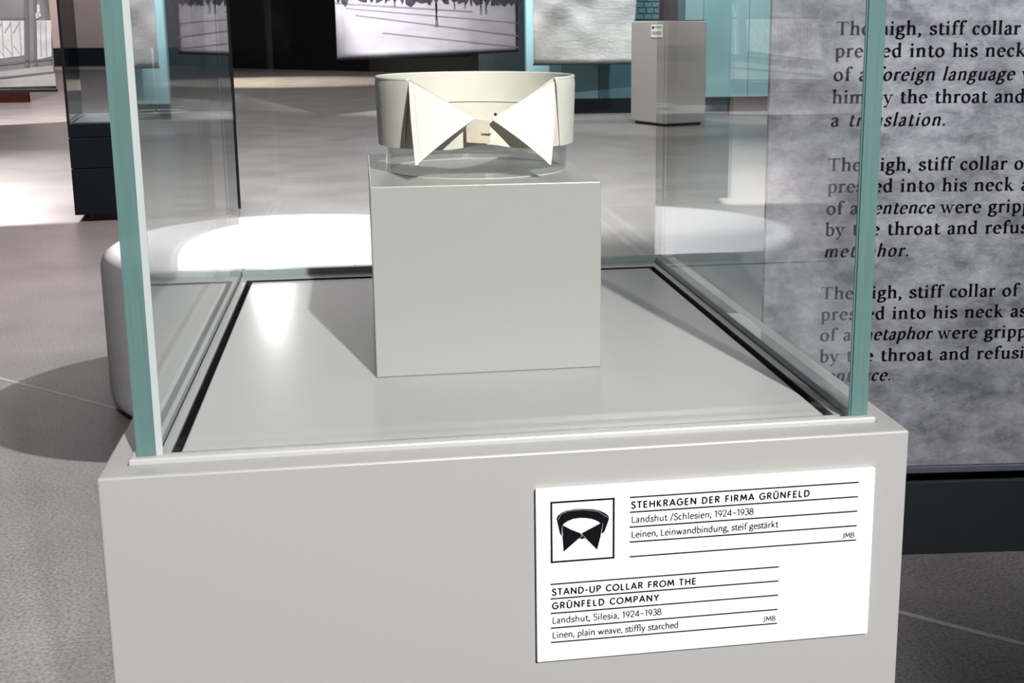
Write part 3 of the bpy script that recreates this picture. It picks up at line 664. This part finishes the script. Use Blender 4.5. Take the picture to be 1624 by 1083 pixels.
# dark base behind the panel
pb = empty('panel_base', (PX, PY, 0), 'dark green grey plinth wall at the foot of the text panel', 'base', rz=A)
bm = bmesh.new(); add_box(bm, .30, 2.4, .0, .30, 0, .168, bevel=.002); link('front_board', bm, pmat('dark_green_grey_board', (.022, .030, .030), .6), pb)
bm = bmesh.new(); add_box(bm, .30, 2.4, .05, .28, .1682, .60); link('shadow_gap_board', bm, M_black, pb)  # black board standing in for the shade in the gap below the sheet

# ================================================================== DARK SHOWCASE (left, middle distance)
cx0, cy0 = -1.7932, 7.0298; ca = math.atan2(7.1303-7.0298, -.8459+1.7932); cw = math.hypot(.9473, .1005)
dc = empty('dark_showcase', (cx0, cy0, 0), 'navy showcase with tall glass hood standing left behind the stool', 'showcase', rz=ca)
cd = .85
bm = bmesh.new(); add_box(bm, 0, cw, 0, cd, .04, .312, bevel=.003); link('plinth_panel', bm, M_navy, dc)
bm = bmesh.new(); add_box(bm, 0, cw, 0, cd, .317, .494, bevel=.003); link('plinth_panel', bm, M_navy, dc)
bm = bmesh.new(); add_box(bm, 0, cw, 0, cd, .499, .578, bevel=.003); link('plinth_panel', bm, M_navy, dc)
bm = bmesh.new(); add_box(bm, .01, cw-.01, .01, cd-.01, .045, .57); link('plinth_core', bm, M_black, dc)
bm = bmesh.new(); add_box(bm, .03, cw-.03, .03, cd-.03, .5782, .583); link('showcase_floor', bm, pmat('grey_showcase_floor', (.19, .185, .185), .5), dc)
for x, y in ((.06, .06), (cw-.06, .06), (.06, cd-.06), (cw-.06, cd-.06)):
    bm = bmesh.new(); lathe(bm, [(.001, 0), (.028, 0), (.028, .012), (.012, .02), (.012, .045), (.001, .045)], 20, x, y); link('foot', bm, pmat('steel_foot', (.4, .4, .4), .3, metal=1), dc, smooth=True)
M_cglass = glassmat('dark_case_glass', (.80, .83, .84), .05)
for d in ((.006, cw-.006, .0, .008), (.006, cw-.006, cd-.008, cd), (0, .006, .006, cd-.006), (cw-.006, cw, .006, cd-.006)):
    bm = bmesh.new(); add_box(bm, *d, .5835, 2.1); link('glass_pane', bm, M_cglass, dc)
for x, y in ((-.001, -.001), (cw-.013, -.001), (cw-.013, cd-.013)):
    bm = bmesh.new(); add_box(bm, x, x+.014, y, y+.014, .5785, 2.1); link('corner_strip', bm, M_black, dc)
bm = bmesh.new(); add_box(bm, 0, cw, 0, cd, 2.1005, 2.2, bevel=.003); link('hood_top', bm, M_navy, dc)
# clear tray with rod inside it
tr = empty('acrylic_tray', (-1.345, 7.46, .5835), 'round clear acrylic tray with an upright rod inside the dark showcase', 'tray')
M_clear2 = pmat('bright_acrylic', (.85, .88, .88), .12)
bm = bmesh.new(); lathe(bm, [(.001, .0), (.165, .0), (.175, .004), (.175, .030), (.171, .030), (.171, .006), (.001, .006)], 64); link('dish', bm, M_acryl, tr)
bm = bmesh.new(); pts = [(.175*math.cos(2*PI*i/64), .175*math.sin(2*PI*i/64), .031) for i in range(65)]; tube(bm, pts, .0040, 5); link('rim', bm, M_clear2, tr, smooth=True)
bm = bmesh.new(); tube(bm, [(-.01, 0, .007), (-.01, 0, .42)], .008, 12); link('rod', bm, pmat('milky_rod', (.55, .66, .70), .2), tr, smooth=True)
bm = bmesh.new(); lathe(bm, [(.001, .007), (.022, .007), (.022, .02), (.010, .03), (.001, .03)], 20, -.01, 0); link('rod_holder', bm, M_clear2, tr, smooth=True)

# ================================================================== PALE PLINTH (right, far)
fpL, fpM, fpR = Vector((2.992, 13.722, 0)), Vector((3.262, 13.075, 0)), Vector((3.79, 13.28, 0))
dR = (fpR-fpM); wR = dR.length; rz = math.atan2(dR.y, dR.x); dp = (fpL-fpM).length
fp = empty('pale_plinth', tuple(fpM), 'beige grey plinth with a small white label standing by the teal wall', 'plinth', rz=rz)
bm = bmesh.new(); add_box(bm, 0, wR, 0, dp, .03, 1.168, bevel=.012); link('body', bm, M_beige, fp)
bm = bmesh.new(); add_box(bm, .02, wR-.02, .02, dp-.02, 1.1682, 1.180); link('top_edge', bm, pmat('dark_top_edge', (.05, .06, .06), .5), fp)
bm = bmesh.new(); add_box(bm, .04, wR-.04, .04, dp-.04, 0, .0298); link('recessed_foot', bm, M_black, fp)
for k, y0 in enumerate((.06,)):
    bm = bmesh.new(); add_box(bm, -.006, -.0005, .06, .28, .99, 1.13, bevel=.001); lb = link('label_plate', bm, M_card, fp)
    bm = bmesh.new()
    for v in (1.108, 1.095, 1.05, 1.037, 1.024): add_box(bm, -.0075, -.0061, .08, .20 if v > 1.06 else .26, v, v+.004)
    add_box(bm, -.0075, -.0061, .22, .26, 1.085, 1.112)
    link('label_print', bm, M_ink, lb)

# ================================================================== HANGINGS
def hanging(name, label, catg, p0, p1, z0, z1, mat, wave=.0, group=None):
    p0, p1 = Vector(p0), Vector(p1); d = p1-p0; L = d.length; a = math.atan2(d.y, d.x)
    t = empty(name, (p0.x, p0.y, z0), label, catg, rz=a, group=group)
    bm = bmesh.new(); nu, nv = 40, 40; hh = z1-z0
    rnd = random.Random(name+str(p0.x))
    ph = [(rnd.uniform(2, 9), rnd.uniform(2, 12), rnd.uniform(0, 6), rnd.uniform(.3, 1)) for _ in range(12)]
    def q(u, v, off):
        yy = sum(k*math.sin(a_*u*3+c)*math.sin(b_*v*3+c*2) for a_, b_, c, k in ph)*wave*min(1, v*8)
        return (u*L, yy+off, v*hh)
    A = [[bm.verts.new(q(i/nu, j/nv, 0)) for j in range(nv+1)] for i in range(nu+1)]
    B = [[bm.verts.new(q(i/nu, j/nv, .012)) for j in range(nv+1)] for i in range(nu+1)]
    for i in range(nu):
        for j in range(nv):
            bm.faces.new((A[i][j], A[i+1][j], A[i+1][j+1], A[i][j+1])); bm.faces.new((B[i][j+1], B[i+1][j+1], B[i+1][j], B[i][j]))
    for i in range(nu): bm.faces.new((A[i+1][0], A[i][0], B[i][0], B[i+1][0])); bm.faces.new((A[i][nv], A[i+1][nv], B[i+1][nv], B[i][nv]))
    for j in range(nv): bm.faces.new((A[0][j], A[0][j+1], B[0][j+1], B[0][j])); bm.faces.new((A[nu][j+1], A[nu][j], B[nu][j], B[nu][j+1]))
    link('sheet', bm, mat, t, smooth=True)
    bm = bmesh.new(); add_box(bm, -.008, L+.008, -.008, .020, -.022, -.001, bevel=.003); link('bottom_bar', bm, M_black, t)
    bm = bmesh.new(); add_box(bm, -.02, L+.02, -.012, .024, hh+.001, hh+.04, bevel=.004); link('top_bar', bm, M_black, t)
    for x in (.2, L-.2):
        bm = bmesh.new(); tube(bm, [(x, .006, hh+.04), (x, .006, 4.6-z0)], .004, 6); link('cable', bm, M_black, t)
    return t, L, hh
def shape(t, name, mat, polys, off):
    bm = bmesh.new()
    for p in polys: add_poly(bm, [(x, -off, z) for x, z in p])
    return link(name, bm, mat, t)
# street photograph
g_sn = pmat('pale_street_print', (.62, .58, .62), .6, noise=.12, scale=1.6, stretch=(1, 1, 4))
t, L, hh = hanging('street_photo_hanging', 'wide black and white street photograph with walking figures hanging above the floor', 'banner', (-.365, 15.0, 0), (2.341, 19.0, 0), .735, 3.2, g_sn)
g_dk = pmat('dark_print_grey', (.07, .07, .085), .6, noise=.5, scale=6); g_md = pmat('mid_print_grey', (.22, .21, .23), .6); g_tr = pmat('track_print_grey', (.36, .33, .36), .6)
rnd = random.Random(3)
blobs = []
x = 0.0
while x < L:
    wd = rnd.uniform(.06, .28); blobs.append([(x, 2.4), (x, .72+rnd.uniform(-.06, .05)), (x+wd*.5, .67+rnd.uniform(-.06, .05)), (x+wd, .72+rnd.uniform(-.06, .05)), (min(L, x+wd), 2.4)]); x += wd
shape(t, 'dark_tree_print', g_dk, blobs, .004)
def band(x0, z0, x1, z1, wd): return [(x0, z0-wd/2), (x1, z1-wd/2), (x1, z1+wd/2), (x0, z0+wd/2)]
shape(t, 'tram_track_print', g_tr, [band(.4, .52, L, .22, .018), band(0.2, .60, L, .42, .012), band(1.0, .30, L, .05, .016), band(0.0, .66, L*.7, .58, .02)], .004)
def man(x, z, s): return [[(x-.035*s, z+.42*s), (x+.035*s, z+.42*s), (x+.05*s, z+.85*s), (x-.05*s, z+.85*s)], [(x-.05*s, z+.5*s), (x+.06*s, z+.5*s), (x+.075*s, z+.80*s), (x-.07*s, z+.80*s)], [(x-.08*s, z), (x-.03*s, z), (x+.01*s, z+.45*s), (x-.045*s, z+.45*s)], [(x+.06*s, z+.02*s), (x+.11*s, z+.02*s), (x+.05*s, z+.45*s), (x-.01*s, z+.45*s)],
    [(x-.03*s, z+.87*s), (x+.03*s, z+.87*s), (x+.03*s, z+.97*s), (x-.03*s, z+.97*s)]]
shape(t, 'walking_figure_print', M_ink, man(2.35, .36, .40), .008)
for q in ((1.3, .62, .26), (2.85, .60, .26), (3.15, .62, .26), (3.62, .54, .34), (3.78, .55, .34)): shape(t, 'distant_figure_print', g_dk, man(*q), .008)
# grey paper hanging
M_paper2 = paper_material('pale_wrinkled_paper', (.42, .405, .40), (.66, .64, .63), .5, 3.4, .035, .8, (.6, 1, 2.0))
hanging('paper_hanging', 'blank wrinkled pale grey paper sheet hanging left of the beige plinth', 'banner', (2.02, 14.85, 0), (3.34, 15.0, 0), .66, 3.1, M_paper2, wave=.012)
# balcony photograph
g_w = pmat('grey_interior_print', (.24, .235, .24), .6, noise=.25, scale=3)
t, L, hh = hanging('balcony_photo_hanging', 'black and white photograph of a window and balcony railing hanging far left', 'banner', (-4.3, 8.35, 0), (-2.17, 8.50, 0), .715, 3.0, g_w)
g_lt = pmat('bright_print_grey', (.66, .65, .65), .6, noise=.18, scale=9); g_gr = pmat('frame_print_grey', (.16, .16, .165), .6)
def onb(px, py):   # helper in metres along the sheet, measured from its right end
    return px, py
k = .00425         # metres per photograph-pixel on this sheet
def bp_(x, y): return (L - (92 - x - (142-y)*.11)*k, (143-y)*k*1.0 + .01)
def bq(pts): return [bp_(*p) for p in pts]
shape(t, 'window_light_print', g_lt, [bq([(-90,110),(45,92),(43,37),(-90,37)]), bq([(60,100),(84,94),(82,37),(60,37)])], .003)
shape(t, 'sill_print', pmat('sill_print_grey', (.42, .41, .41), .6, noise=.15, scale=6), [bq([(-90,135),(88,118),(87,108),(-90,128)]), bq([(-90,143),(92,141),(90,121),(-90,140)])], .0032)
shape(t, 'window_frame_print', g_gr, [bq([(-90,37),(45,37),(44,33),(-90,33)]), bq([(44,110),(51,110),(44,-60),(38,-60)]), bq([(58,108),(63,108),(56,-60),(52,-60)]), bq([(-90,119),(86,99),(86,96),(-90,115)]), bq([(-90,137),(89,121),(89,118.5),(-90,134)])], .0045)
rl = []
for i in range(12):
    x0 = 38-i*13; rl.append(bq([(x0, 95), (x0+1.2, 95), (x0-3, 38), (x0-4.2, 38)])); rl.append(bq([(x0, 93), (x0+1.4, 93), (x0-11, 76), (x0-12, 77)])); rl.append(bq([(x0-4, 40), (x0-3, 42), (x0-12, 58), (x0-13, 56)]))
for x0 in (68, 76): rl.append(bq([(x0, 95), (x0+1.2, 95), (x0-2, 38), (x0-3, 38)]))
shape(t, 'railing_print', pmat('railing_print_grey', (.36, .35, .35), .6), rl, .0042)
shape(t, 'window_handle_print', g_lt, [bq([(60,26),(66,26),(64,12),(60,12)]), bq([(59,34),(63,34),(61,24),(58,26)]), bq([(64,33),(67,30),(65,22),(62,25)])], .0052)
